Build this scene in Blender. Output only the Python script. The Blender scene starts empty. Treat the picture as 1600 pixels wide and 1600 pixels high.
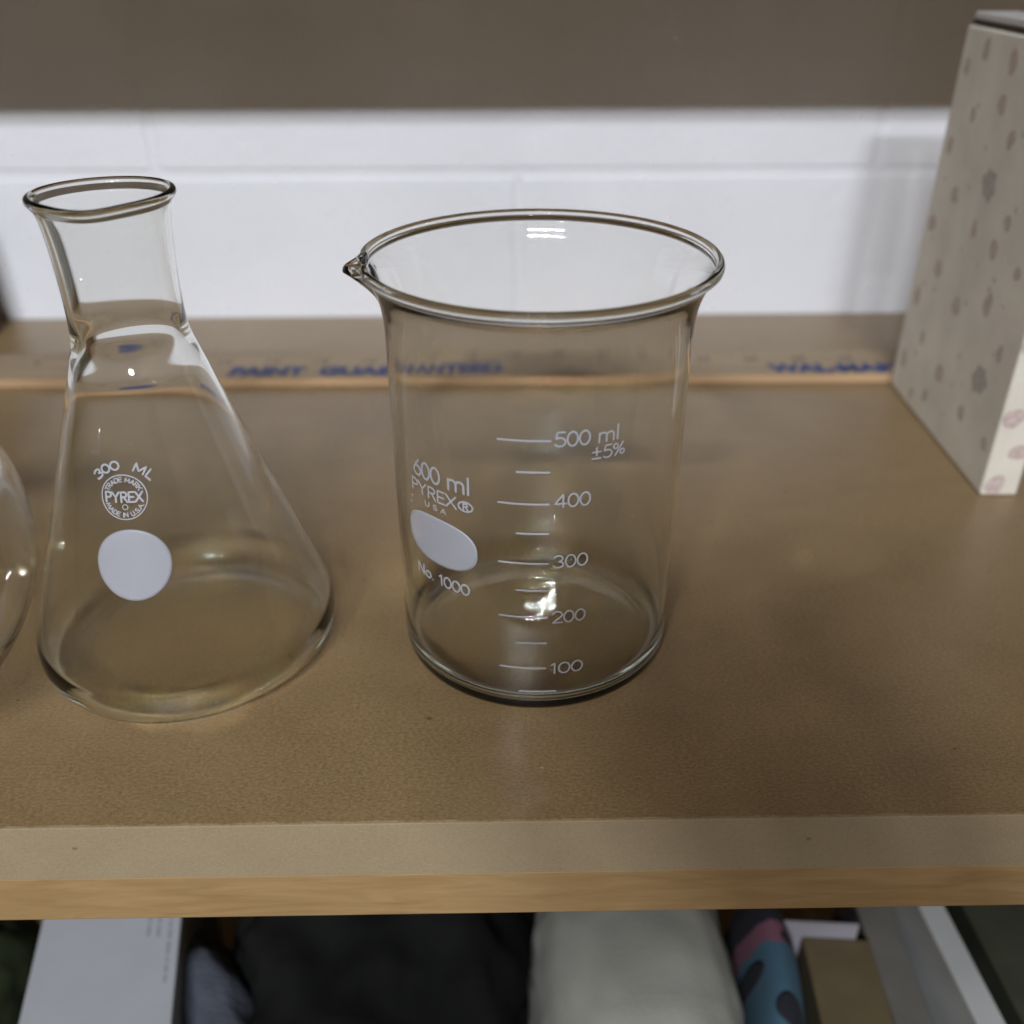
import bpy, bmesh, math, random
from math import sin, cos, pi, radians, hypot
from mathutils import Vector, Matrix, noise

random.seed(7)
scene = bpy.context.scene
C = scene.collection

# ------------------------------------------------------------------ camera
F_PX = 1494.1                       # focal length in pixels of the 1600 px photograph
cam_d = bpy.data.cameras.new('camera')
cam = bpy.data.objects.new('camera', cam_d)
C.objects.link(cam)
cam_d.sensor_width = 36.0
cam_d.lens = 36.0 * F_PX / 1600.0
cam_d.clip_start = 0.01
cam_d.clip_end = 50
_p, _y, _r = 0.54205, 0.01471, -0.00234
fwd = Vector((sin(_y) * cos(_p), cos(_y) * cos(_p), -sin(_p)))
rgt0 = Vector((cos(_y), -sin(_y), 0))
up0 = rgt0.cross(fwd)
rgt = rgt0 * cos(_r) + up0 * sin(_r)
up = -rgt0 * sin(_r) + up0 * cos(_r)
M = Matrix((rgt, up, -fwd)).transposed().to_4x4()
M.translation = Vector((-0.01126, -0.25518, 0.1983))
cam.matrix_world = M
cam_d.dof.use_dof = True
cam_d.dof.focus_distance = 0.262
cam_d.dof.aperture_fstop = 7.6
scene.camera = cam

# ------------------------------------------------------------------ world, lamps, exposure
world = bpy.data.worlds.new('World')
scene.world = world
world.use_nodes = True
bg = world.node_tree.nodes['Background']
bg.inputs['Color'].default_value = (0.64, 0.49, 0.30, 1)
bg.inputs['Strength'].default_value = 0.155

LAMP_POWER = 10.7
def tube(name, loc, length, target=(0.0, 0.15, 0.03)):
    d = bpy.data.lights.new(name, 'AREA')
    d.shape = 'RECTANGLE'; d.size = length; d.size_y = 0.017
    d.energy = LAMP_POWER; d.color = (0.885, 0.93, 1.0)
    o = bpy.data.objects.new(name, d); C.objects.link(o)
    o.location = loc
    v = Vector(target) - Vector((0, loc[1], loc[2]))
    o.rotation_euler = (math.atan2(-v.y, -v.z) * -1, 0, 0)
    o.rotation_euler = (Vector((0, v.y, v.z)).to_track_quat('-Z', 'Y')).to_euler()
    return o
for cx in (-0.66, -0.29, 0.08):
    for (cy, cz) in ((-1.84, 1.41), (-2.02, 1.545)):
        tube('fluorescent_tube', (cx, cy, cz), 0.25)

scene.view_settings.view_transform = 'Standard'
scene.view_settings.look = 'None'
scene.view_settings.exposure = 0.0
scene.view_settings.gamma = 1.0
scene.view_settings.use_curve_mapping = False

scene.render.engine = 'CYCLES'
cy = scene.cycles
cy.use_denoising = True
cy.denoiser = 'OPENIMAGEDENOISE'
cy.caustics_reflective = True
cy.caustics_refractive = True
cy.blur_glossy = 0.0
cy.max_bounces = 18
cy.transmission_bounces = 16
cy.glossy_bounces = 8
cy.diffuse_bounces = 4
cy.transparent_max_bounces = 8
cy.sample_clamp_indirect = 0.0
cy.use_guiding = True
cy.use_surface_guiding = True
cy.use_adaptive_sampling = False

# ------------------------------------------------------------------ helpers
def tag(o, label=None, cat=None, group=None, kind=None):
    if label: o['label'] = label
    if cat: o['category'] = cat
    if group: o['group'] = group
    if kind: o['kind'] = kind
    return o

def empty(name, loc=(0, 0, 0), rz=0.0):
    o = bpy.data.objects.new(name, None)
    o.empty_display_size = 0.02
    C.objects.link(o); o.location = loc; o.rotation_euler = (0, 0, rz)
    return o

def obj(name, verts, faces, mat, parent=None, smooth=True):
    me = bpy.data.meshes.new(name)
    me.from_pydata([tuple(v) for v in verts], [], faces)
    me.validate(); me.update()
    if smooth:
        for p in me.polygons: p.use_smooth = True
    me.materials.append(mat)
    o = bpy.data.objects.new(name, me); C.objects.link(o)
    if parent: o.parent = parent
    return o

def obj_bm(name, bm, mat, parent=None, smooth=False):
    bmesh.ops.recalc_face_normals(bm, faces=bm.faces)
    me = bpy.data.meshes.new(name); bm.to_mesh(me); bm.free()
    if smooth:
        for p in me.polygons: p.use_smooth = True
    me.materials.append(mat)
    o = bpy.data.objects.new(name, me); C.objects.link(o)
    if parent: o.parent = parent
    return o

def box_bm(x0, x1, y0, y1, z0, z1, bevel=0.0, seg=2, bm=None):
    b = bmesh.new()
    vs = [b.verts.new((x, y, z)) for z in (z0, z1) for y in (y0, y1) for x in (x0, x1)]
    for f in ((0, 2, 3, 1), (4, 5, 7, 6), (0, 1, 5, 4), (2, 6, 7, 3), (0, 4, 6, 2), (1, 3, 7, 5)):
        b.faces.new([vs[i] for i in f])
    if bevel > 0:
        bmesh.ops.bevel(b, geom=list(b.edges), offset=bevel, segments=seg, affect='EDGES', profile=0.5)
    if bm is None: return b
    me = bpy.data.meshes.new('t'); b.to_mesh(me); b.free(); bm.from_mesh(me); bpy.data.meshes.remove(me)
    return bm

# ------------------------------------------------------------------ materials
def new_mat(name):
    m = bpy.data.materials.new(name); m.use_nodes = True
    nt = m.node_tree
    return m, nt, nt.nodes, nt.links, nt.nodes['Principled BSDF']

def simple(name, col, rough=0.6, spec=0.5, bump=0.0, bscale=400.0, var=0.0, vscale=60.0):
    m, nt, N, L, b = new_mat(name)
    b.inputs['Base Color'].default_value = (*col, 1)
    b.inputs['Roughness'].default_value = rough
    b.inputs['Specular IOR Level'].default_value = spec
    tc = N.new('ShaderNodeTexCoord')
    if bump:
        n = N.new('ShaderNodeTexNoise'); n.inputs['Scale'].default_value = bscale; n.inputs['Detail'].default_value = 5
        L.new(tc.outputs['Object'], n.inputs['Vector'])
        bp = N.new('ShaderNodeBump'); bp.inputs['Strength'].default_value = bump; bp.inputs['Distance'].default_value = 0.0006
        L.new(n.outputs['Fac'], bp.inputs['Height']); L.new(bp.outputs['Normal'], b.inputs['Normal'])
    if var:
        n = N.new('ShaderNodeTexNoise'); n.inputs['Scale'].default_value = vscale; n.inputs['Detail'].default_value = 6
        L.new(tc.outputs['Object'], n.inputs['Vector'])
        r = N.new('ShaderNodeValToRGB')
        r.color_ramp.elements[0].position = 0.3; r.color_ramp.elements[1].position = 0.72
        r.color_ramp.elements[0].color = (*[c * (1 - var) for c in col], 1)
        r.color_ramp.elements[1].color = (*[min(1, c * (1 + var)) for c in col], 1)
        L.new(n.outputs['Fac'], r.inputs['Fac']); L.new(r.outputs['Color'], b.inputs['Base Color'])
    return m

def fibre_board(name, dark, light, speck, rough=0.38, stretch=(1, 1.7, 1.7), fine=780):
    """brown pressed board: fine fibres, soft blotches and a few dark flecks"""
    m, nt, N, L, b = new_mat(name)
    tc = N.new('ShaderNodeTexCoord')
    mp = N.new('ShaderNodeMapping'); mp.inputs['Scale'].default_value = stretch
    L.new(tc.outputs['Object'], mp.inputs['Vector'])
    n1 = N.new('ShaderNodeTexNoise'); n1.inputs['Scale'].default_value = fine; n1.inputs['Detail'].default_value = 5; n1.inputs['Roughness'].default_value = 0.8
    n2 = N.new('ShaderNodeTexNoise'); n2.inputs['Scale'].default_value = 34; n2.inputs['Detail'].default_value = 7; n2.inputs['Roughness'].default_value = 0.62
    n2.inputs['Distortion'].default_value = 0.6
    L.new(mp.outputs['Vector'], n1.inputs['Vector']); L.new(mp.outputs['Vector'], n2.inputs['Vector'])
    mx = N.new('ShaderNodeMath'); mx.operation = 'MULTIPLY_ADD'; mx.inputs[1].default_value = 0.84
    m2 = N.new('ShaderNodeMath'); m2.operation = 'MULTIPLY'; m2.inputs[1].default_value = 0.16
    L.new(n2.outputs['Fac'], m2.inputs[0]); L.new(n1.outputs['Fac'], mx.inputs[0]); L.new(m2.outputs[0], mx.inputs[2])
    r = N.new('ShaderNodeValToRGB')
    r.color_ramp.elements[0].position = 0.40; r.color_ramp.elements[0].color = (*dark, 1)
    r.color_ramp.elements[1].position = 0.60; r.color_ramp.elements[1].color = (*light, 1)
    L.new(mx.outputs[0], r.inputs['Fac'])
    # flecks
    vo = N.new('ShaderNodeTexVoronoi'); vo.inputs['Scale'].default_value = 60; vo.inputs['Randomness'].default_value = 1
    n3 = N.new('ShaderNodeTexNoise'); n3.inputs['Scale'].default_value = 300
    L.new(tc.outputs['Object'], n3.inputs['Vector'])
    L.new(tc.outputs['Object'], vo.inputs['Vector'])
    wn = N.new('ShaderNodeMath'); wn.operation = 'MULTIPLY_ADD'; wn.inputs[1].default_value = 0.10
    L.new(n3.outputs['Fac'], wn.inputs[0]); L.new(vo.outputs['Distance'], wn.inputs[2])
    sep = N.new('ShaderNodeSeparateColor'); L.new(vo.outputs['Color'], sep.inputs[0])
    ls = N.new('ShaderNodeMath'); ls.operation = 'LESS_THAN'; ls.inputs[1].default_value = 0.095
    L.new(wn.outputs[0], ls.inputs[0])
    ls2 = N.new('ShaderNodeMath'); ls2.operation = 'LESS_THAN'; ls2.inputs[1].default_value = 0.55
    L.new(sep.outputs[0], ls2.inputs[0])
    an = N.new('ShaderNodeMath'); an.operation = 'MULTIPLY'
    L.new(ls.outputs[0], an.inputs[0]); L.new(ls2.outputs[0], an.inputs[1])
    an2 = N.new('ShaderNodeMath'); an2.operation = 'MULTIPLY'; an2.inputs[1].default_value = 0.6
    L.new(an.outputs[0], an2.inputs[0])
    mix = N.new('ShaderNodeMixRGB'); mix.inputs[2].default_value = (*speck, 1)
    L.new(an2.outputs[0], mix.inputs[0]); L.new(r.outputs['Color'], mix.inputs[1])
    L.new(mix.outputs[0], b.inputs['Base Color'])
    bp = N.new('ShaderNodeBump'); bp.inputs['Strength'].default_value = 0.06; bp.inputs['Distance'].default_value = 0.00015
    L.new(mx.outputs[0], bp.inputs['Height']); L.new(bp.outputs['Normal'], b.inputs['Normal'])
    b.inputs['Roughness'].default_value = rough
    b.inputs['Specular IOR Level'].default_value = 0.5 if rough < .4 else 0.4
    if rough < .4:
        b.inputs['Coat Weight'].default_value = 0.35; b.inputs['Coat Roughness'].default_value = 0.34
    return m

def wood(name, c0, c1, scale=(3.5, 26, 26), rough=0.6):
    m, nt, N, L, b = new_mat(name)
    tc = N.new('ShaderNodeTexCoord')
    mp = N.new('ShaderNodeMapping'); mp.inputs['Scale'].default_value = scale
    L.new(tc.outputs['Object'], mp.inputs['Vector'])
    n = N.new('ShaderNodeTexNoise'); n.inputs['Scale'].default_value = 9; n.inputs['Detail'].default_value = 8; n.inputs['Roughness'].default_value = 0.6
    n.inputs['Distortion'].default_value = 0.8
    L.new(mp.outputs['Vector'], n.inputs['Vector'])
    r = N.new('ShaderNodeValToRGB')
    r.color_ramp.elements[0].position = 0.3; r.color_ramp.elements[0].color = (*c0, 1)
    r.color_ramp.elements[1].position = 0.7; r.color_ramp.elements[1].color = (*c1, 1)
    L.new(n.outputs['Fac'], r.inputs['Fac']); L.new(r.outputs['Color'], b.inputs['Base Color'])
    bp = N.new('ShaderNodeBump'); bp.inputs['Strength'].default_value = 0.4; bp.inputs['Distance'].default_value = 0.0003
    L.new(n.outputs['Fac'], bp.inputs['Height']); L.new(bp.outputs['Normal'], b.inputs['Normal'])
    b.inputs['Roughness'].default_value = rough
    return m

def glass_mat(name, absorb=(0.66, 0.86, 0.44), density=11.0):
    m, nt, N, L, b = new_mat(name)
    N.remove(b)
    g = N.new('ShaderNodeBsdfGlass'); g.inputs['IOR'].default_value = 1.473; g.inputs['Roughness'].default_value = 0.0
    g.inputs['Color'].default_value = (0.995, 0.995, 0.99, 1)
    # very faint waviness of old blown glass
    tc = N.new('ShaderNodeTexCoord')
    n = N.new('ShaderNodeTexNoise'); n.inputs['Scale'].default_value = 55; n.inputs['Detail'].default_value = 1.0
    L.new(tc.outputs['Object'], n.inputs['Vector'])
    bp = N.new('ShaderNodeBump'); bp.inputs['Strength'].default_value = 0.5; bp.inputs['Distance'].default_value = 0.00012
    L.new(n.outputs['Fac'], bp.inputs['Height']); L.new(bp.outputs['Normal'], g.inputs['Normal'])
    va = N.new('ShaderNodeVolumeAbsorption'); va.inputs['Color'].default_value = (*absorb, 1); va.inputs['Density'].default_value = density
    out = N['Material Output'] if 'Material Output' in N else N.new('ShaderNodeOutputMaterial')
    L.new(g.outputs[0], out.inputs['Surface']); L.new(va.outputs[0], out.inputs['Volume'])
    return m

M_glass = glass_mat('borosilicate_glass')
M_enamel = simple('white_enamel', (0.355, 0.355, 0.39), 0.45, 0.4)
M_letter = simple('white_letter_enamel', (0.38, 0.38, 0.415), 0.5, 0.4)
M_board = fibre_board('brown_hardboard', (0.192, 0.124, 0.055), (0.322, 0.218, 0.106), (0.07, 0.04, 0.02))
M_edge = fibre_board('tan_board_edge', (0.31, 0.232, 0.138), (0.385, 0.30, 0.190), (0.17, 0.12, 0.07), rough=0.8, stretch=(1, 1, 1.8), fine=1500)
M_strip = wood('orange_pine', (0.31, 0.186, 0.078), (0.42, 0.272, 0.125))
M_upper = fibre_board('upper_board', (0.20, 0.14, 0.08), (0.30, 0.22, 0.13), (0.07, 0.04, 0.02), rough=0.6)
M_stick = wood('yardstick_wood', (0.31, 0.225, 0.135), (0.42, 0.315, 0.20), scale=(1.0, 30, 30))
M_stick_edge = wood('yardstick_edge_wood', (0.40, 0.25, 0.135), (0.52, 0.345, 0.19), scale=(1.0, 30, 30))
M_blue = simple('blue_ink', (0.030, 0.055, 0.19), 0.6)
M_black = simple('black_ink', (0.17, 0.14, 0.12), 0.6)

# painted block
def wall_mat():
    m, nt, N, L, b = new_mat('white_painted_block')
    tc = N.new('ShaderNodeTexCoord')
    n = N.new('ShaderNodeTexNoise'); n.inputs['Scale'].default_value = 9; n.inputs['Detail'].default_value = 5
    L.new(tc.outputs['Object'], n.inputs['Vector'])
    r = N.new('ShaderNodeValToRGB')
    r.color_ramp.elements[0].position = 0.3; r.color_ramp.elements[0].color = (0.74, 0.745, 0.775, 1)
    r.color_ramp.elements[1].position = 0.7; r.color_ramp.elements[1].color = (0.80, 0.80, 0.83, 1)
    L.new(n.outputs['Fac'], r.inputs['Fac']); L.new(r.outputs['Color'], b.inputs['Base Color'])
    n2 = N.new('ShaderNodeTexNoise'); n2.inputs['Scale'].default_value = 130; n2.inputs['Detail'].default_value = 6
    L.new(tc.outputs['Object'], n2.inputs['Vector'])
    bp = N.new('ShaderNodeBump'); bp.inputs['Strength'].default_value = 0.5; bp.inputs['Distance'].default_value = 0.0012
    L.new(n2.outputs['Fac'], bp.inputs['Height']); L.new(bp.outputs['Normal'], b.inputs['Normal'])
    b.inputs['Roughness'].default_value = 0.55
    return m
M_wall = wall_mat()

# ------------------------------------------------------------------ wall of painted blocks
WY = 0.3071
def build_wall():
    bm = bmesh.new()
    J = 0.0024; BL = 0.4064; BH = 0.2032
    zj, xj = 0.0836, -0.2025
    for row in range(-4, 3):
        z0 = zj + row * BH
        off = xj if row % 2 == 0 else xj + BL / 2
        for k in range(-3, 4):
            x0 = off + k * BL
            box_bm(x0 + J / 2, x0 + BL - J / 2, WY, WY + 0.05, z0 + J / 2, z0 + BH - J / 2, 0.0030, 4, bm)
    box_bm(-1.5, 1.5, WY + 0.0009, WY + 0.049, zj - 4 * BH, zj + 3 * BH, 0, 1, bm)
    o = obj_bm('wall', bm, M_wall, None, False)
    for p in o.data.polygons: p.use_smooth = False
    tag(o, 'white painted concrete block wall behind the shelf', 'wall', kind='structure')
build_wall()

# ------------------------------------------------------------------ the shelf
SY = -0.0825
def build_shelf():
    t = empty('shelf', (0, 0.1, 0))
    tag(t, 'brown hardboard shelf with pale front edge holding the beaker and flasks', 'shelf')
    # top panel: thin skin with a slightly ragged front edge
    x0, x1, n = -0.75, 0.75, 1200
    V = []; Fc = []
    for i in range(n + 1):
        x = x0 + (x1 - x0) * i / n
        rr = 0.0004 * abs(noise.noise(Vector((x * 260, 0, 0)))) + 0.0007 * abs(noise.noise(Vector((x * 60, 3, 0))))
        V += [(x, WY - 0.1005, 0), (x, SY + 0.0003 + rr - 0.1, 0), (x, SY + 0.0002 + rr - 0.1, -0.0005), (x, WY - 0.1005, -0.0005)]
    for i in range(n):
        a = i * 4; b = a + 4
        for k in range(3): Fc.append((a + k, a + k + 1, b + k + 1, b + k))
        Fc.append((a + 3, a, b, b + 3))
    obj('top_panel', V, Fc, M_board, t, False)
    bm = box_bm(-0.75, 0.75, SY - 0.1, WY - 0.001 - 0.1, -0.0206, -0.0006, 0.0002, 2)
    obj_bm('core_board', bm, M_edge, t)
    bm = box_bm(-0.75, 0.75, SY + 0.0006 - 0.1, SY + 0.02 - 0.1, -0.0388, -0.0209, 0.0007, 2)
    obj_bm('front_strip', bm, M_strip, t)
build_shelf()

t = empty('upper_shelf', (0, 0.1, 0.42))
tag(t, 'brown board shelf overhead that throws the band of shade across the wall', 'shelf')
UZ = 0.36; UY = WY - (UZ - 0.119) / 0.62 - 0.017
obj_bm('board', box_bm(-0.75, 0.75, UY - 0.1, WY - 0.002 - 0.1, UZ - 0.42, UZ + 0.02 - 0.42, 0.001, 2), M_upper, t)

t = empty('lower_shelf', (0, 0.1, -0.30))
tag(t, 'shadowed lower shelf board under the things below', 'shelf')
obj_bm('board', box_bm(-0.75, 0.75, -0.25, WY - 0.002 - 0.1, -0.02, 0.0, 0.001, 2), M_upper, t)

# ------------------------------------------------------------------ stroke lettering
def arc(cx, cy_, rx, ry, a0, a1, n=14):
    return [(cx + rx * cos(radians(a0 + (a1 - a0) * i / n)), cy_ + ry * sin(radians(a0 + (a1 - a0) * i / n))) for i in range(n + 1)]
GL = {
 '0': (0.62, [arc(.28, .5, .26, .5, 90, 450, 28)]),
 '1': (0.36, [[(.02, .80), (.18, 1), (.18, 0)]]),
 '2': (0.62, [arc(.28, .71, .25, .29, 165, -38) + [(.03, 0), (.55, 0)]]),
 '3': (0.60, [arc(.25, .755, .22, .245, 155, -88) + arc(.24, .26, .27, .26, 88, -155)]),
 '4': (0.66, [[(.42, 0), (.42, 1), (.0, .28), (.58, .28)]]),
 '5': (0.62, [[(.50, 1), (.14, 1), (.07, .56)] + arc(.26, .31, .28, .31, 125, -145)]),
 '6': (0.62, [[(.42, 1), (.08, .48)] + arc(.29, .29, .26, .29, 140, 500, 26)]),
 '%': (0.80, [arc(.16, .76, .14, .2, 0, 360, 16), arc(.60, .24, .14, .2, 0, 360, 16), [(.62, 1), (.14, 0)]]),
 '±': (0.70, [[(.05, .58), (.57, .58)], [(.31, .86), (.31, .30)], [(.05, .05), (.57, .05)]]),
 'm': (0.98, [[(.03, 0), (.03, .66)], arc(.23, .42, .20, .23, 180, 0) + [(.43, 0)], arc(.63, .42, .20, .23, 180, 0) + [(.83, 0)]]),
 'l': (0.24, [[(.08, 0), (.08, 1.05)]]),
 'o': (0.60, [arc(.27, .31, .24, .31, 90, 450, 22)]),
 '.': (0.24, [[(.05, .03), (.08, .03)]]),
 ' ': (0.40, []),
 'P': (0.58, [[(.05, 0), (.05, 1), (.26, 1)] + arc(.26, .74, .24, .26, 90, -90) + [(.05, .48)]]),
 'Y': (0.72, [[(.0, 1), (.30, .50), (.60, 1)], [(.30, .50), (.30, 0)]]),
 'R': (0.64, [[(.05, 0), (.05, 1), (.26, 1)] + arc(.26, .75, .24, .25, 90, -90) + [(.05, .50)], [(.28, .50), (.54, 0)]]),
 'E': (0.56, [[(.48, 1), (.05, 1), (.05, 0), (.48, 0)], [(.05, .51), (.42, .51)]]),
 'X': (0.70, [[(.02, 1), (.60, 0)], [(.60, 1), (.02, 0)]]),
 'N': (0.74, [[(.05, 0), (.05, 1), (.60, 0), (.60, 1)]]),
 'M': (0.90, [[(.05, 0), (.12, 1), (.40, .15), (.68, 1), (.75, 0)]]),
 'L': (0.54, [[(.05, 1), (.05, 0), (.46, 0)]]),
 'U': (0.70, [[(.05, 1), (.05, .28)] + arc(.30, .28, .25, .28, 180, 360) + [(.55, 1)]]),
 'S': (0.58, [arc(.26, .75, .22, .25, 40, 270) + arc(.26, .25, .24, .25, 90, -145)]),
 'A': (0.70, [[(.0, 0), (.30, 1), (.60, 0)], [(.11, .34), (.49, .34)]]),
 'T': (0.62, [[(.0, 1), (.54, 1)], [(.27, 1), (.27, 0)]]),
 'D': (0.66, [[(.05, 0), (.05, 1), (.22, 1)] + arc(.22, .5, .34, .5, 90, -90) + [(.05, 0)]]),
 'K': (0.66, [[(.05, 0), (.05, 1)], [(.56, 1), (.05, .42)], [(.24, .62), (.58, 0)]]),
 'I': (0.22, [[(.08, 0), (.08, 1)]]),
 '®': (1.00, [arc(.42, .42, .38, .40, 0, 360, 24), [(.31, .18), (.31, .66), (.42, .66)] + arc(.42, .54, .11, .12, 90, -90, 8) + [(.31, .42)], [(.43, .42), (.54, .18)]]),
}
def text_lines(s, u0, u1, v0, h):
    """polylines for a string squeezed between u0 and u1, baseline v0, cap height h"""
    w = sum(GL[c][0] for c in s); k = (u1 - u0) / w; u = u0; out = []
    for c in s:
        a, ls = GL[c]
        for l in ls: out.append([(u + x * k, v0 + y * h) for x, y in l])
        u += a * k
    return out
def arc_text(s, cx, cy_, rad, a_mid, a_span, h, bottom=False):
    w = sum(GL[c][0] for c in s); u = 0; out = []
    for c in s:
        a, ls = GL[c]
        for l in ls:
            q = []
            for x, y in l:
                f = (u + x * a / max(a, .01)) / w - 0.5
                if not bottom:
                    an = radians(a_mid - f * a_span); r = rad + y * h
                else:
                    an = radians(a_mid + f * a_span); r = rad - y * h
                q.append((cx + r * cos(an), cy_ + r * sin(an)))
            out.append(q)
        u += a
    return out
def resample(l, step=0.0006):
    out = [l[0]]
    for a, b in zip(l[:-1], l[1:]):
        d = hypot(b[0] - a[0], b[1] - a[1]); n = max(1, int(math.ceil(d / step)))
        for i in range(1, n + 1):
            out.append((a[0] + (b[0] - a[0]) * i / n, a[1] + (b[1] - a[1]) * i / n))
    res = [out[0]]
    for p in out[1:]:
        if hypot(p[0] - res[-1][0], p[1] - res[-1][1]) > 1e-6: res.append(p)
    return res
def strokes(name, lines, width, fn, mat, parent, hgt=0.00006, gap=0.00003):
    """flattened round-topped strokes laid on a surface; fn(u, v, lift) -> point"""
    V = []; Fc = []; K = 6
    for li, l in enumerate(lines):
        l = resample(l); n = len(l)
        if n < 2: continue
        hw = width / 2; base = len(V); lift = gap + (li % 5) * 0.000004
        ext = []
        for i, p in enumerate(l):
            a = l[max(0, i - 1)]; b = l[min(n - 1, i + 1)]
            tx, ty = b[0] - a[0], b[1] - a[1]; d = hypot(tx, ty) or 1; tx /= d; ty /= d
            if i == 0: ext.append((p[0] - tx * hw * .8, p[1] - ty * hw * .8, tx, ty, .45))
            ext.append((p[0], p[1], tx, ty, 1.0))
            if i == n - 1: ext.append((p[0] + tx * hw * .8, p[1] + ty * hw * .8, tx, ty, .45))
        for (x, y, tx, ty, s) in ext:
            for k in range(K):
                an = pi * k / (K - 1)
                V.append(fn(x - ty * hw * s * cos(an), y + tx * hw * s * cos(an), lift + hgt * sin(an) * s))
        m = len(ext)
        for i in range(m - 1):
            for k in range(K - 1):
                a = base + i * K + k
                Fc.append((a, a + 1, a + K + 1, a + K))
            Fc.append((base + i * K + K - 1, base + i * K, base + (i + 1) * K, base + (i + 1) * K + K - 1))
        Fc.append(tuple(base + k for k in range(K)))
        Fc.append(tuple(base + (m - 1) * K + K - 1 - k for k in range(K)))
    return obj(name, V, Fc, mat, parent, True)
def patch(name, outline, centre, fn, mat, parent, lift=0.00004, thick=0.00008, rings=14, smooth=True):
    V = [fn(centre[0], centre[1], lift + thick)]; Fc = []; n = len(outline)
    for r in range(1, rings + 1):
        s = r / rings
        for (x, y) in outline:
            V.append(fn(centre[0] + (x - centre[0]) * s, centre[1] + (y - centre[1]) * s, lift + thick * (1 if r < rings else .7)))
    for (x, y) in outline: V.append(fn(x, y, lift * .5))
    for i in range(n):
        j = (i + 1) % n
        Fc.append((0, 1 + i, 1 + j))
        for r in range(rings):
            a = 1 + r * n
            Fc.append((a + i, a + n + i, a + n + j, a + j))
    return obj(name, V, Fc, mat, parent, smooth)

# ------------------------------------------------------------------ revolved glass
def smooth_profile(P, sub=3):
    """Catmull-Rom through the (r, z) points"""
    out = []
    n = len(P)
    for i in range(n - 1):
        p0 = P[max(0, i - 1)]; p1 = P[i]; p2 = P[i + 1]; p3 = P[min(n - 1, i + 2)]
        for k in range(sub):
            t = k / sub
            q = []
            for c in (0, 1):
                q.append(0.5 * (2 * p1[c] + (p2[c] - p0[c]) * t + (2 * p0[c] - 5 * p1[c] + 4 * p2[c] - p3[c]) * t * t + (-p0[c] + 3 * p1[c] - 3 * p2[c] + p3[c]) * t ** 3))
            out.append((max(0.0, q[0]), q[1]))
    out.append(P[-1])
    return out
def wall_profile(outer, rim, floor, t, zmin, drop=None, thick=None):
    """outside curve, rounded rim, then the same curve set inwards by the glass thickness, then the floor"""
    O = smooth_profile(outer, 4)
    inn = []
    for i in range(1, len(O) - 1):
        dx, dz = O[i + 1][0] - O[i - 1][0], O[i + 1][1] - O[i - 1][1]; d = hypot(dx, dz) or 1
        tt = t + (thick(O[i][1]) if thick else 0.0)
        p = (O[i][0] - dz / d * tt, O[i][1] + dx / d * tt)
        if drop is not None and O[i][1] > .09: p = (O[i][0] - tt, O[i][1] - drop)
        if O[i][1] > zmin and O[i][0] > .01: inn.append(p)
    inn = inn[::-1]
    R = smooth_profile([O[-1]] + rim + [inn[0]], 3)
    Fl = smooth_profile([inn[-1]] + floor, 3)
    return O[:-1] + R[:-1] + inn[:-1] + Fl
def revolve(name, prof, mat, parent, N=256, warp=None):
    """prof runs from the axis underneath, round the outside, over the rim and back down the inside to the axis"""
    V = []; Fc = []
    body = prof[1:-1]
    V.append((0, 0, prof[0][1]))
    for (r, z) in body:
        for k in range(N):
            a = 2 * pi * k / N
            x, y, zz = r * cos(a), r * sin(a), z
            if warp: x, y, zz = warp(r, z, a)
            V.append((x, y, zz))
    V.append((0, 0, prof[-1][1]))
    last = len(V) - 1
    for k in range(N):
        j = (k + 1) % N
        Fc.append((0, 1 + j, 1 + k))
        for i in range(len(body) - 1):
            a = 1 + i * N
            Fc.append((a + k, a + j, a + N + j, a + N + k))
        a = 1 + (len(body) - 1) * N
        Fc.append((a + k, a + j, last))
    return obj(name, V, Fc, mat, parent, True)

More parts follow.
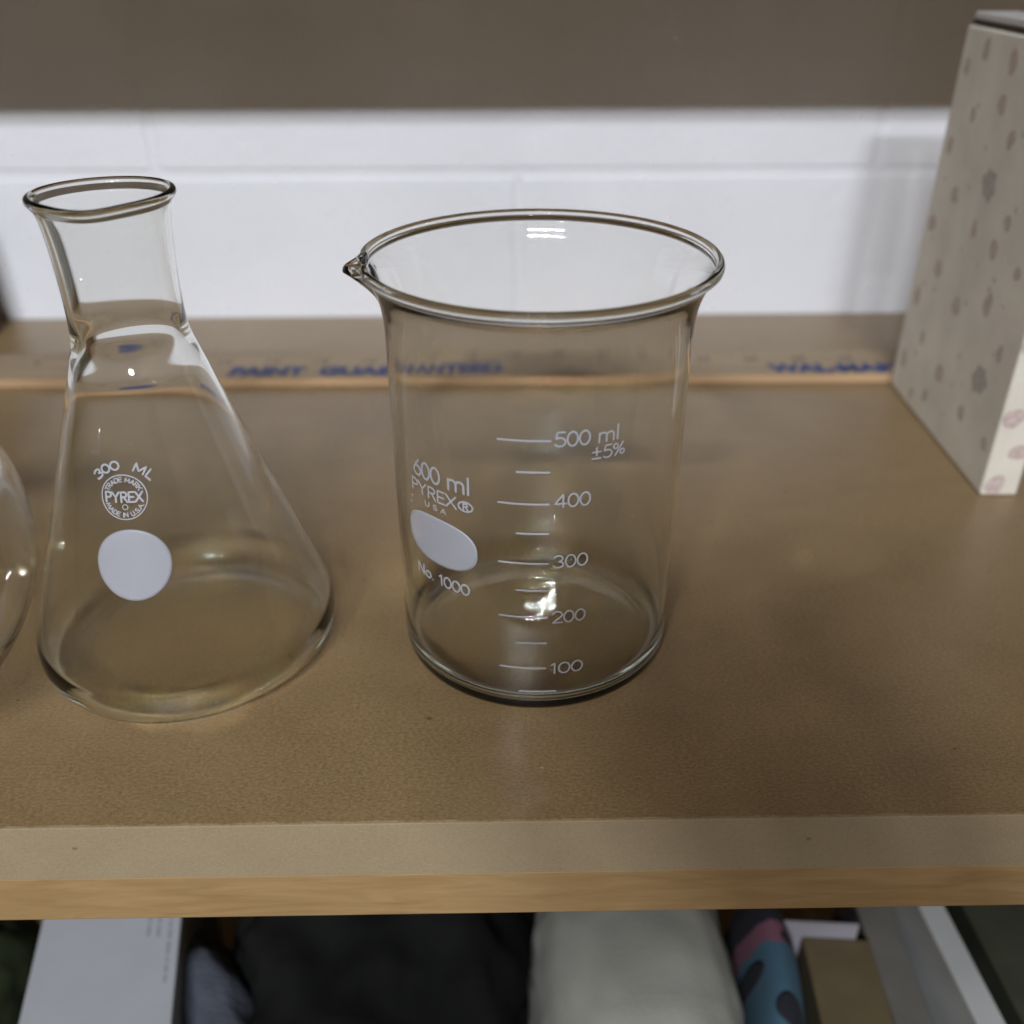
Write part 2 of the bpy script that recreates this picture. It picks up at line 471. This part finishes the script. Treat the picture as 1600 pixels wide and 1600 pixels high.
# ------------------------------------------------------------------ beaker
BR = 0.04261
def build_beaker():
    t = empty('beaker', (0, 0, 0.0002))
    tag(t, 'tall clear glass beaker with white volume marks, flared rim and pouring spout', 'beaker')
    outer = [(0, .0011), (.012, .0010), (.026, .0006), (.0350, .0001), (.0386, .0001), (.0406, .0005), (.0418, .0016), (.0424, .0034), (.0426, .0060), (BR, .011),
             (BR, .03), (BR, .05), (BR, .07), (BR, .088), (BR, .098), (.04265, .1045), (.0429, .1095), (.0435, .1138), (.0446, .1175), (.0459, .1203), (.0472, .1221), (.0483, .1231)]
    rim = [(.04895, .1237), (.0490, .1246), (.0485, .12545), (.0476, .1256), (.0468, .1251)]
    floor = [(.0411, .0090), (.0403, .0056), (.0388, .0035), (.0365, .0025), (.0335, .0023), (.02, .0024), (.01, .0025), (0, .0025)]
    prof = wall_profile(outer, rim, floor, .00130, .013, drop=.0007)
    A0 = radians(187.0)
    def warp(r, z, a):
        d = (a - A0 + pi) % (2 * pi) - pi
        top = max(0.0, min(1.0, (z - .113) / .0110))
        top = top * top * (3 - 2 * top)
        g = math.exp(-(d / .052) ** 2)
        pinch = math.exp(-((abs(d) - .15) / .06) ** 2)
        rr = r + .0036 * g * top - .0004 * pinch * top
        zz = z - .0013 * g * top
        # slightly uneven hand finished rim
        rr += .00012 * sin(3 * a + 1) * top
        zz += .00010 * sin(2 * a + .6) * top
        return rr * cos(a), rr * sin(a), zz
    revolve('glass_body', prof, M_glass, t, 288, warp)

    def fn(u, v, lift):
        th = u / BR
        r = BR + lift
        if v < .013:                      # follow the rounded heel
            k = (.013 - v) / .013
            r -= .0013 * k ** 3 if v > .004 else .0013
        return (r * sin(th), -r * cos(th), v)
    D = lambda deg: radians(deg) * BR
    lines = []
    for k, z in enumerate([.0174, .0357, .0537, .0722, .0905]):
        lines.append([(D(-15.9), z), (D(1.9), z)])
    for z in (.0266, .0448, .0632, .0816):
        lines.append([(D(-9.4), z), (D(1.9), z)])
    lines.append([(D(-8.2), .0086), (D(6.0), .0086)])
    strokes('volume_lines', lines, .00062, fn, M_enamel, t)
    for s, z in (('100', .0153), ('200', .0337), ('300', .0523), ('400', .0712)):
        o = strokes('volume_number', text_lines(s, D(4.0), D(17.2), z, .0038), .00052, fn, M_letter, t)
    strokes('volume_number', text_lines('500 ml', D(3.4), D(27.2), .0889, .0039), .00052, fn, M_letter, t)
    strokes('tolerance_mark', text_lines('±5%', D(16.4), D(29.6), .0842, .0035), .00042, fn, M_letter, t)
    strokes('capacity_text', text_lines('600 ml', D(-54.5), D(-26.0), .0725, .0048), .00074, fn, M_letter, t)
    strokes('maker_text', text_lines('PYREX®', D(-56.3), D(-24.2), .0671, .0036), .00058, fn, M_letter, t)
    strokes('origin_text', text_lines('U S A', D(-48.2), D(-37.0), .0641, .0015), .00036, fn, M_letter, t)
    strokes('model_text', text_lines('No. 1000', D(-55.4), D(-27.6), .0397, .0034), .00058, fn, M_letter, t)
    # writing patch: a flat-sided oval
    cu, cv, a, b = D(-42.2), .0541, D(18.0), .0077
    out = []
    for i in range(96):
        an = 2 * pi * i / 96
        c, s = cos(an), sin(an); e = 2 / 2.45
        out.append((cu + a * math.copysign(abs(c) ** e, c), cv + b * math.copysign(abs(s) ** e, s)))
    patch('writing_patch', out, (cu, cv), fn, M_enamel, t)
build_beaker()

# ------------------------------------------------------------------ conical flasks
def flask_profile(k=1.0, neck=1.0):
    outer = [(0, .0009), (.015, .0008), (.030, .0005), (.0360, .0002), (.0392, .0001), (.0421, .0009), (.0444, .0033), (.0457, .0070), (.0459, .0110), (.0452, .0155),
             (.0421, .0246), (.0386, .0351), (.0350, .0457), (.0314, .0564), (.0279, .0670), (.0243, .0777), (.0208, .0882), (.0183, .0958), (.0170, .0999), (.0160, .1031), (.0154, .1062), (.0151, .1100),
             (.0150, .1180), (.0153, .1270), (.0157, .1330), (.0162, .1375), (.0169, .1397), (.0180, .1411), (.0182, .1421), (.0179, .1430), (.0173, .1433)]
    outer = outer[:-4]; rim = [(.0179, .1410), (.0183, .1417), (.0182, .1426), (.0175, .1431), (.0167, .1428)]
    floor = [(.0443, .0100), (.0439, .0072), (.0428, .0044), (.0409, .0026), (.038, .0019), (.025, .0020), (.012, .0022), (0, .0023)]
    P = wall_profile(outer, rim, floor, .00125, .0135, thick=lambda z: .0008 * math.exp(-((z - .1035) / .005) ** 2))
    return [(r * k, z * k) for r, z in P]

def flask_warp(k, lean, dip):
    def warp(r, z, a):
        h = max(0.0, min(1.0, z / (.143 * k)))
        d = (a - dip + pi) % (2 * pi) - pi
        top = max(0.0, min(1.0, (z - .134 * k) / (.007 * k)))
        g = math.exp(-(d / .42) ** 2) * top
        rr = r + .0005 * g
        return rr * cos(a) + lean * h ** 3, rr * sin(a), z - .0007 * g + .00012 * sin(2 * a + 1) * top
    return warp

def build_flask():
    t = empty('conical_flask', (-.1120, -.0037, 0.0002))
    tag(t, 'clear glass conical flask with a round white writing spot and circular emblem', 'flask')
    lean = .0002
    revolve('glass_body', flask_profile(), M_glass, t, 288, flask_warp(1.0, lean, radians(275)))
    z0, r0, z1, r1 = .0147, .04548, .10494, .01497
    L = hypot(r0 - r1, z1 - z0); cz = (z1 - z0) / L; cr = (r0 - r1) / L
    def fn(u, v, lift):
        z = z0 + v * cz; r = r0 - v * cr
        th = u / r
        # the true silhouette bulges a hair beyond the straight cone
        r += lift * cz + .00012; z2 = z + lift * cr
        h = z2 / .143
        return (r * sin(th) + lean * h ** 3, -r * cos(th), z2)
    # round spot
    patch('writing_spot', [(.0004 + .0102 * cos(2 * pi * i / 96), .0382 + .0101 * sin(2 * pi * i / 96)) for i in range(96)], (.0004, .0382), fn, M_enamel, t, lift=.00012)
    ce = (-.0004, .0572)
    ring = arc(ce[0], ce[1], .0061, .0061, 0, 360, 60)
    ring2 = arc(ce[0], ce[1], .0040, .0040, 20, 160, 24)
    ring3 = arc(ce[0], ce[1], .0040, .0040, 205, 335, 24)
    strokes('emblem_ring', [ring], .00036, fn, M_letter, t, gap=.00012)
    strokes('emblem_text', text_lines('PYREX', ce[0] - .0051, ce[0] + .0052, ce[1] - .0013, .0027), .00062, fn, M_letter, t, gap=.00012)
    strokes('emblem_text', arc_text('TRADE MARK', ce[0], ce[1], .0043, 90, 135, .0012), .00034, fn, M_letter, t, gap=.00012)
    strokes('emblem_text', arc_text('MADE IN U.S.A.', ce[0], ce[1], .0055, 270, 140, .0012, True), .00034, fn, M_letter, t, gap=.00012)
    strokes('emblem_text', [arc(ce[0] + .0001, ce[1] - .0027, .0007, .0007, 0, 360, 16)], .0003, fn, M_letter, t, gap=.00012)
    strokes('capacity_text', arc_text('300  ML', ce[0] + .0002, ce[1] - .001, .0087, 88, 105, .0022), .00058, fn, M_letter, t, gap=.00012)
build_flask()

def round_flask():
    t = empty('round_flask', (-.2000, -.0385, 0.0002))
    tag(t, 'big round bodied clear glass flask cut off by the left edge of the photo', 'flask')
    R_, zc = .0578, .0550
    outer = [(0, .0018), (.010, .0014), (.0170, .0002), (.0205, .0002)]
    for a in range(-62, 68, 8):
        outer.append((R_ * cos(radians(a)), zc + R_ * sin(radians(a))))
    outer += [(.0195, .1105), (.0176, .1150), (.0170, .1210), (.0170, .14), (.0170, .16), (.0172, .176), (.0180, .181), (.0192, .1835)]
    rim = [(.0201, .1846), (.0206, .1855), (.0203, .1865), (.0195, .1870), (.0186, .1864)]
    floor = [(.0240, .0052), (.0200, .0034), (.0150, .0030), (.008, .0034), (0, .0036)]
    revolve('glass_body', wall_profile(outer, rim, floor, .0016, .0070), M_glass, t, 256)
round_flask()

# ------------------------------------------------------------------ yardstick
def font_text(name, body, size, loc, mat, parent, bold=0.0, sx=1.0, rot=0.0, extr=0.00008):
    cu = bpy.data.curves.new(name, 'FONT')
    cu.body = body; cu.size = size; cu.offset = bold; cu.extrude = extr; cu.align_x = 'LEFT'
    tmp = bpy.data.objects.new(name, cu); C.objects.link(tmp)
    dg = bpy.context.evaluated_depsgraph_get()
    me = bpy.data.meshes.new_from_object(tmp.evaluated_get(dg))
    bpy.data.objects.remove(tmp)
    ca, sa = cos(rot), sin(rot)
    for v in me.vertices:
        x, y = v.co.x * sx, v.co.y
        v.co.x = loc[0] + x * ca - y * sa; v.co.y = loc[1] + x * sa + y * ca; v.co.z = loc[2] + v.co.z
    me.materials.clear(); me.materials.append(mat)
    o = bpy.data.objects.new(name, me); C.objects.link(o); o.parent = parent
    return o, me
def fit_text(name, body, x0, x1, y0, h, z, mat, parent, bold=0.0):
    o, me = font_text(name, body, 0.01, (0, 0, 0), mat, parent, bold)
    xs = [v.co.x for v in me.vertices]; ys = [v.co.y for v in me.vertices]
    a, b, c, d = min(xs), max(xs), min(ys), max(ys)
    for v in me.vertices:
        v.co.x = x0 + (v.co.x - a) / (b - a) * (x1 - x0)
        v.co.y = y0 + (v.co.y - c) / (d - c) * h
        v.co.z += z
    return o
def build_stick():
    H = .0046
    t = empty('yardstick', (0, .2015, 0.0001), radians(-0.25))
    tag(t, 'pale wooden yardstick with blue lettering lying along the back of the shelf', 'yardstick')
    obj_bm('stick', box_bm(-.46, .42, .0004, .0345, 0, H, .0004, 2), M_stick, t)
    obj_bm('front_edge', box_bm(-.46, .42, 0, .0003, .0001, H - .0003, 0, 1), M_stick_edge, t)
    z = H + .00012
    fit_text('lettering', 'PAINT', -.1505, -.1115, .0022, .0120, z, M_blue, t, .00055)
    fit_text('lettering', 'GUARANTEED', -.1045, -.0105, .0022, .0120, z, M_blue, t, .00055)
    fit_text('lettering', 'WAL-MART', .1295, .2040, .0022, .0120, z, M_blue, t, .00055)
    o_ = [(-.2010 + .0125 * cos(2 * pi * i / 40), .0075 + .0055 * sin(2 * pi * i / 40)) for i in range(40)]
    patch('printed_emblem', o_, (-.2010, .0075), lambda p, q, l: (p, q, l), M_blue, t, lift=z - .0001, thick=.00005, rings=3)
    k = 0
    bm = bmesh.new()
    for i in range(-17 * 8, 16 * 8):
        x = -.1268 + .0254 * i / 8.0 + .0254 * 0
        ln = .0085 if i % 8 == 0 else (.0060 if i % 4 == 0 else (.0042 if i % 2 == 0 else .0028))
        box_bm(x - .00018, x + .00018, .0340 - ln, .0340, H + .00004, H + .00012, 0, 1, bm)
    obj_bm('scale_ticks', bm, M_black, t)
    for i in range(-12, 13):
        x = -.1268 + .0254 * i
        if -.44 < x < .40:
            s = str(i + 14)
            w = .0034 * len(s)
            fit_text('number', s, x - w - .0006, x - .0006, .0185, .0055, z, M_black, t, .00015)
build_stick()

# ------------------------------------------------------------------ papered box at the right
def dotted_paper():
    m, nt, N, L, b = new_mat('dotted_paper')
    tc = N.new('ShaderNodeTexCoord')
    mp = N.new('ShaderNodeMapping')
    L.new(tc.outputs['Object'], mp.inputs['Vector'])
    base = N.new('ShaderNodeTexNoise'); base.inputs['Scale'].default_value = 42; base.inputs['Detail'].default_value = 5
    L.new(mp.outputs['Vector'], base.inputs['Vector'])
    r = N.new('ShaderNodeValToRGB')
    r.color_ramp.elements[0].position = 0.32; r.color_ramp.elements[0].color = (0.66, 0.61, 0.52, 1)
    r.color_ramp.elements[1].position = 0.68; r.color_ramp.elements[1].color = (0.77, 0.72, 0.62, 1)
    L.new(base.outputs['Fac'], r.inputs['Fac'])
    b.inputs['Roughness'].default_value = 0.75
    L.new(r.outputs['Color'], b.inputs['Base Color'])
    n2 = N.new('ShaderNodeTexNoise'); n2.inputs['Scale'].default_value = 420; n2.inputs['Detail'].default_value = 3
    L.new(mp.outputs['Vector'], n2.inputs['Vector'])
    bp = N.new('ShaderNodeBump'); bp.inputs['Strength'].default_value = 0.3; bp.inputs['Distance'].default_value = 0.0003
    L.new(n2.outputs['Fac'], bp.inputs['Height']); L.new(bp.outputs['Normal'], b.inputs['Normal'])
    return m
def dot_mat(name, c0, c1):
    return simple(name, c0, 0.75, 0.3, var=0.22, vscale=420)
def build_box():
    a = math.atan2(.0039, .1152)
    t = empty('papered_box', (.1865, .0831, 0.0002), -a)
    tag(t, 'tall narrow box covered in pale dotted paper standing at the right', 'box')
    W, Dp, Hh = .0152, .1152, .1655
    paper = dotted_paper()
    body = obj_bm('body', box_bm(0, W, 0, Dp, 0, Hh, .0012, 3), paper, t, False)
    obj_bm('lid_gap_shade', box_bm(.0014, W - .0014, .0014, Dp - .0014, Hh - .001, Hh + .0022, 0, 1), simple('gap_shade_dark', (.05, .035, .02), .9), t)  # dark filler strip: colour stands in for the shade in the slit below the lid
    obj_bm('lid', box_bm(.0012, W + .0035, .001, Dp - .002, Hh + .0022, Hh + .0052, .0007, 2), simple('pale_card', (.60, .58, .55), .7, var=.05), t)
    mb = dot_mat('brown_print', (.54, .45, .39), None)
    mg = dot_mat('grey_print', (.46, .42, .37), None)
    mr = dot_mat('rose_print', (.56, .45, .41), None)
    mp_ = dot_mat('pale_print', (.60, .53, .48), None)
    rnd = random.Random(5)
    def blob(name, side, u, v, ru, rv, mat, sq=0.0):
        n = 28; o = []
        ph = rnd.random() * 6
        for i in range(n):
            an = 2 * pi * i / n
            w = 1 + .10 * sin(2 * an + ph) + .06 * sin(3 * an + 2 * ph) + sq * sin(6 * an + ph)
            o.append((u + ru * w * cos(an), v + rv * w * sin(an)))
        if side == 'L': f = lambda p, q, l: (-l, p, q)
        else: f = lambda p, q, l: (p, -l, q)
        return patch(name, o, (u, v), f, mat, body, lift=.00003, thick=.00001, rings=3, smooth=False)
    # printed dots: staggered diagonal rows on the side face
    for (u, v) in ((.0904, .1580), (.0640, .1560), (.0899, .1333), (.0644, .1406), (.0508, .1300), (.0907, .1003), (.0623, .0924), (.0355, .1019), (.0425, .0900), (.0897, .0679),
                   (.0614, .0595), (.0347, .0692), (.0881, .0347), (.0621, .0277), (.0342, .0217), (.0883, .0066), (.0177, .0871), (.0714, .0130), (.0150, .0560),
                   (.0110, .1180), (.0300, .1400), (.0110, .1500), (.0090, .0200), (.1060, .0500), (.1060, .0840), (.1060, .1180), (.1060, .1500), (.1060, .0180)):
        k = rnd.uniform(.75, 1.15)
        blob('printed_dot', 'L', u + rnd.uniform(-.001, .001), v, .0034 * k, .0040 * k, mb)
    for (u, v) in ((.0596, .1111), (.0252, .0405), (.0200, .1310)):
        blob('printed_flower', 'L', u, v, .0060, .0062, mg, .12)
    for _ in range(26):
        blob('printed_speck', 'L', rnd.uniform(.006, Dp - .006), rnd.uniform(.006, Hh - .008), rnd.uniform(.0008, .002), rnd.uniform(.0008, .0016), mp_)
    for (u, v, s) in ((.0050, .0052, .0042), (.0048, .0350, .0042), (.0046, .0645, .0042), (.0105, .0200, .0036), (.0105, .0500, .0038), (.0105, .0800, .0038), (.0050, .0960, .0040), (.0050, .1260, .0040)):
        blob('printed_dot', 'F', u, v, s, s, mr)
build_box()

# ------------------------------------------------------------------ dark bottle at the far left, by the wall
def build_bottle():
    t = empty('bottle', (-.3310, .2800, 0.0002))
    tag(t, 'dark green bottle with brown foot at the far left edge by the wall', 'bottle')
    g = simple('dark_green_bottle', (.045, .055, .03), .3)
    P = smooth_profile([(0, .001), (.012, .001), (.0225, .0), (.026, .002), (.0270, .007), (.0270, .03), (.0270, .06), (.0255, .072), (.018, .083), (.011, .092), (.010, .11), (.0105, .118), (.009, .121), (.0075, .12),
                        (.0074, .10), (.008, .093), (.015, .083), (.022, .072), (.024, .06), (.024, .01), (.02, .004), (0, .004)], 3)
    revolve('body', P, g, t, 64)
    P = smooth_profile([(0, -.0001), (.0262, 0.0), (.0275, .002), (.0278, .008), (.0278, .017), (.02745, .0175), (.0272, .017), (.0271, .01), (.0268, .003), (.02, .0008), (0, .0007)], 2)
    revolve('foot', [(r, z + .0001) for r, z in P], simple('brown_foot', (.09, .04, .02), .6), t, 64)
build_bottle()

# ------------------------------------------------------------------ things on the lower shelf
LZ = -.30
def carton(name, label, cat, corner, rz, W, D, H, mat, bev=.0008):
    """box whose front-left bottom corner stands at corner"""
    t = empty(name, (corner[0], corner[1], LZ + .0003), rz)
    tag(t, label, cat)
    return t, obj_bm('body', box_bm(0, W, 0, D, 0, H, bev, 2), mat, t)
M_white = simple('white_card', (.42, .43, .45), .55, var=.03)
# left white carton: top face at z = -.17, long side running away from the camera
t, b = carton('white_carton', 'white cardboard carton with small grey lines of print, below the shelf at left', 'box', (-.1985, -.060, 0), math.atan2(-.009, .046) * -1, .0594, .125, .13, M_white)
def carton_print(t):
    # three lines of small print running along the right side of the top
    for i, (x, l) in enumerate(((.0545, .050), (.0497, .030), (.0455, .024))):
        # far too small and blurred to read: word-length groups of tiny strokes
        bm = bmesh.new(); y = .1235; rr = random.Random(i + 3)
        while y > .1235 - l - .038:
            for _ in range(rr.randint(2, 7)):
                w = rr.uniform(.0004, .0008)
                box_bm(x, x + rr.choice((.0009, .0012, .0015)), y - w, y, .13002, .13008, 0, 1, bm)
                y -= w + .00035
            y -= .0011
        obj_bm('print_line', bm, M_grey_ink, t)
M_grey_ink = simple('grey_ink', (.20, .20, .22), .7)
carton_print(t)

def heap(name, label, cat, centre, radii, amp, freq, mat, seed=0, squash=2.4, rz=0.0, fuzz=0.0, child='cloth'):
    t = empty(name, (centre[0], centre[1], LZ + .0003), rz)
    tag(t, label, cat)
    nu, nv = 110, 60; V = []; Fc = []
    for j in range(nv + 1):
        ph = -pi / 2 + pi * j / nv
        for i in range(nu):
            th = 2 * pi * i / nu
            d = Vector((cos(ph) * cos(th), sin(ph), cos(ph) * sin(th)))
            e = 2 / squash
            q = Vector([math.copysign(abs(c) ** e, c) for c in d])
            p = Vector((q.x * radii[0], q.y * radii[1], q.z * radii[2]))
            s = Vector((seed * 3.1, seed * 1.7, 0))
            nz = noise.noise(p * freq + s) + .5 * noise.noise(p * freq * 2.3 + s) + .3 * noise.noise(p * freq * 5 + s)
            f = amp * nz + fuzz * noise.noise(p * 900)
            p += d * f
            z = p.z + radii[2]
            z = max(z, 0.0)
            V.append((p.x, p.y, z))
    for j in range(nv):
        for i in range(nu):
            k = (i + 1) % nu
            Fc.append((j * nu + i, j * nu + k, (j + 1) * nu + k, (j + 1) * nu + i))
    obj(child, V, Fc, mat, t, True)
    return t
heap('black_bag', 'crumpled black cloth bag in the dark below the shelf', 'bag', (-.068, .040, 0), (.072, .12, .066), .017, 20, simple('black_cloth', (.0085, .0090, .0080), .95, .05, bump=.6, bscale=300, var=.6, vscale=14), 3)
heap('grey_scarf', 'fuzzy blue grey scarf drooping beside the white carton', 'scarf', (-.1265, -.030, 0), (.019, .080, .061), .0040, 34, simple('blue_grey_wool', (.085, .092, .115), .95, .1, bump=1.0, bscale=500), 9, 2.4, radians(28), .0006, 'wool')
heap('white_cushion', 'soft off-white cushion below the shelf in the middle', 'cushion', (.048, -.005, 0), (.047, .085, .067), .0040, 20, simple('off_white_plush', (.29, .285, .25), .95, .1, bump=.4, bscale=500), 5, 2.7, 0, .0003, 'plush')

# patterned roll
def roll_mat():
    m, nt, N, L, b = new_mat('patterned_fleece')
    tc = N.new('ShaderNodeTexCoord'); sp = N.new('ShaderNodeSeparateXYZ')
    L.new(tc.outputs['Object'], sp.inputs[0])
    n = N.new('ShaderNodeTexNoise'); n.inputs['Scale'].default_value = 60; L.new(tc.outputs['Object'], n.inputs['Vector'])
    ad = N.new('ShaderNodeMath'); ad.operation = 'MULTIPLY_ADD'; ad.inputs[1].default_value = .010
    L.new(n.outputs['Fac'], ad.inputs[0]); L.new(sp.outputs['Y'], ad.inputs[2])
    mr = N.new('ShaderNodeMapRange'); mr.inputs[1].default_value = -.06; mr.inputs[2].default_value = .06
    L.new(ad.outputs[0], mr.inputs[0])
    r = N.new('ShaderNodeValToRGB'); r.color_ramp.interpolation = 'CONSTANT'
    e = r.color_ramp.elements
    e[0].position = 0; e[0].color = (.35, .05, .06, 1)
    e[1].position = .12; e[1].color = (.45, .25, .06, 1)
    for p, c in ((.30, (.045, .105, .150)), (.66, (.17, .065, .095)), (.74, (.012, .012, .02)), (.90, (.17, .065, .095))):
        q = e.new(p); q.color = (*c, 1)
    L.new(mr.outputs[0], r.inputs['Fac'])
    L.new(r.outputs['Color'], b.inputs['Base Color']); b.inputs['Roughness'].default_value = .9
    return m
def build_roll():
    t = empty('patterned_pouch', (.1010, -.012, LZ + .0003), radians(-10))
    tag(t, 'rolled pouch with blue, pink and yellow patches and black spots beside the cushion', 'pouch')
    V = []; Fc = []; nu, nv = 48, 60
    for j in range(nv + 1):
        s = -1 + 2 * j / nv
        y = s * .055; r = .020 * (1 - abs(s) ** 5) ** .5 + .0003
        cx = .004 - .010 * (s * .9) ** 2
        for i in range(nu):
            a = 2 * pi * i / nu
            V.append((cx + r * .80 * cos(a), y, .062 + .065 * (r / .0203) * sin(a) * (1 if sin(a) > 0 else .93)))
    for j in range(nv):
        for i in range(nu):
            k = (i + 1) % nu
            Fc.append((j * nu + i, j * nu + k, (j + 1) * nu + k, (j + 1) * nu + i))
    Fc.append(tuple(range(nu))); Fc.append(tuple(nv * nu + nu - 1 - i for i in range(nu)))
    b = obj('fleece', V, Fc, roll_mat(), t)
    sm = simple('black_spot_print', (.012, .013, .02), .9)
    for (x, y, s) in ((-.0085, .0035, .0062), (.0075, -.0165, .0070), (.008, .017, .003)):
        o = []
        def f(p, q, l):
            cx = .004 - .010 * (q / .055 * .9) ** 2
            rr = .020 * (1 - abs(q / .055) ** 5) ** .5 + .0003
            c = max(-.98, min(.98, (p - cx) / (rr * .8)))
            return (p, q, .062 + .065 * (rr / .0203) * math.sqrt(1 - c * c) + l + .0002)
        for i in range(30):
            an = 2 * pi * i / 30
            o.append((x + s * cos(an), y + s * sin(an)))
        patch('printed_spot', o, (x, y), f, sm, b, lift=.0003, thick=.0002, rings=6)
build_roll()

t, b = carton('brown_box', 'brown cardboard box standing behind the patterned pouch', 'box', (.118, -.055, 0), radians(-4), .030, .068, .112, simple('brown_card', (.095, .070, .032), .8, var=.12))
obj_bm('flap', box_bm(-.010, .024, .0685, .0697, .03, .1205, 0, 1), simple('pale_flap', (.30, .28, .31), .8), t)
t, b = carton('grey_box', 'tall dull grey-brown box between the brown box and the white one', 'box', (.1500, -.070, 0), radians(-2), .016, .12, .109, simple('grey_card', (.11, .10, .085), .8, var=.1))
t, b = carton('white_box', 'narrow box with a white top and grey side at lower right', 'box', (.1775, -.085, 0), radians(3), .0115, .13, .1300, simple('grey_white_card', (.42, .42, .41), .7, var=.04))
t, b = carton('green_binder', 'dark green binder leaning at the lower right corner', 'binder', (.2020, -.085, 0), radians(2), .030, .13, .118, simple('dark_green_card', (.035, .038, .022), .7, var=.2))
heap('green_cloth', 'dark green cloth in the lower left corner beside the white carton', 'cloth', (-.262, -.010, 0), (.034, .07, .055), .006, 30, simple('dark_green_cloth', (.03, .038, .018), .95, .1, bump=.6, bscale=300), 12)

# ------------------------------------------------------------------ the phone that takes the picture (behind the lens; its shade falls on the shelf front)
def build_phone():
    t = empty('smartphone', (0, 0, 0))
    tag(t, 'dark smartphone held in front of the shelf, facing the beaker', 'phone')
    t.matrix_world = M @ Matrix.Translation((0, 0, .004)) @ Matrix.Rotation(radians(28), 4, 'Z')
    obj_bm('body', box_bm(-.020, .058, -.140, .008, 0, .008, .003, 3), simple('black_phone_glass', (.02, .02, .022), .25), t)
    obj_bm('screen', box_bm(-.018, .056, -.138, .006, .0082, .0086, 0, 1), simple('screen_glass', (.01, .01, .012), .1), t)
build_phone()
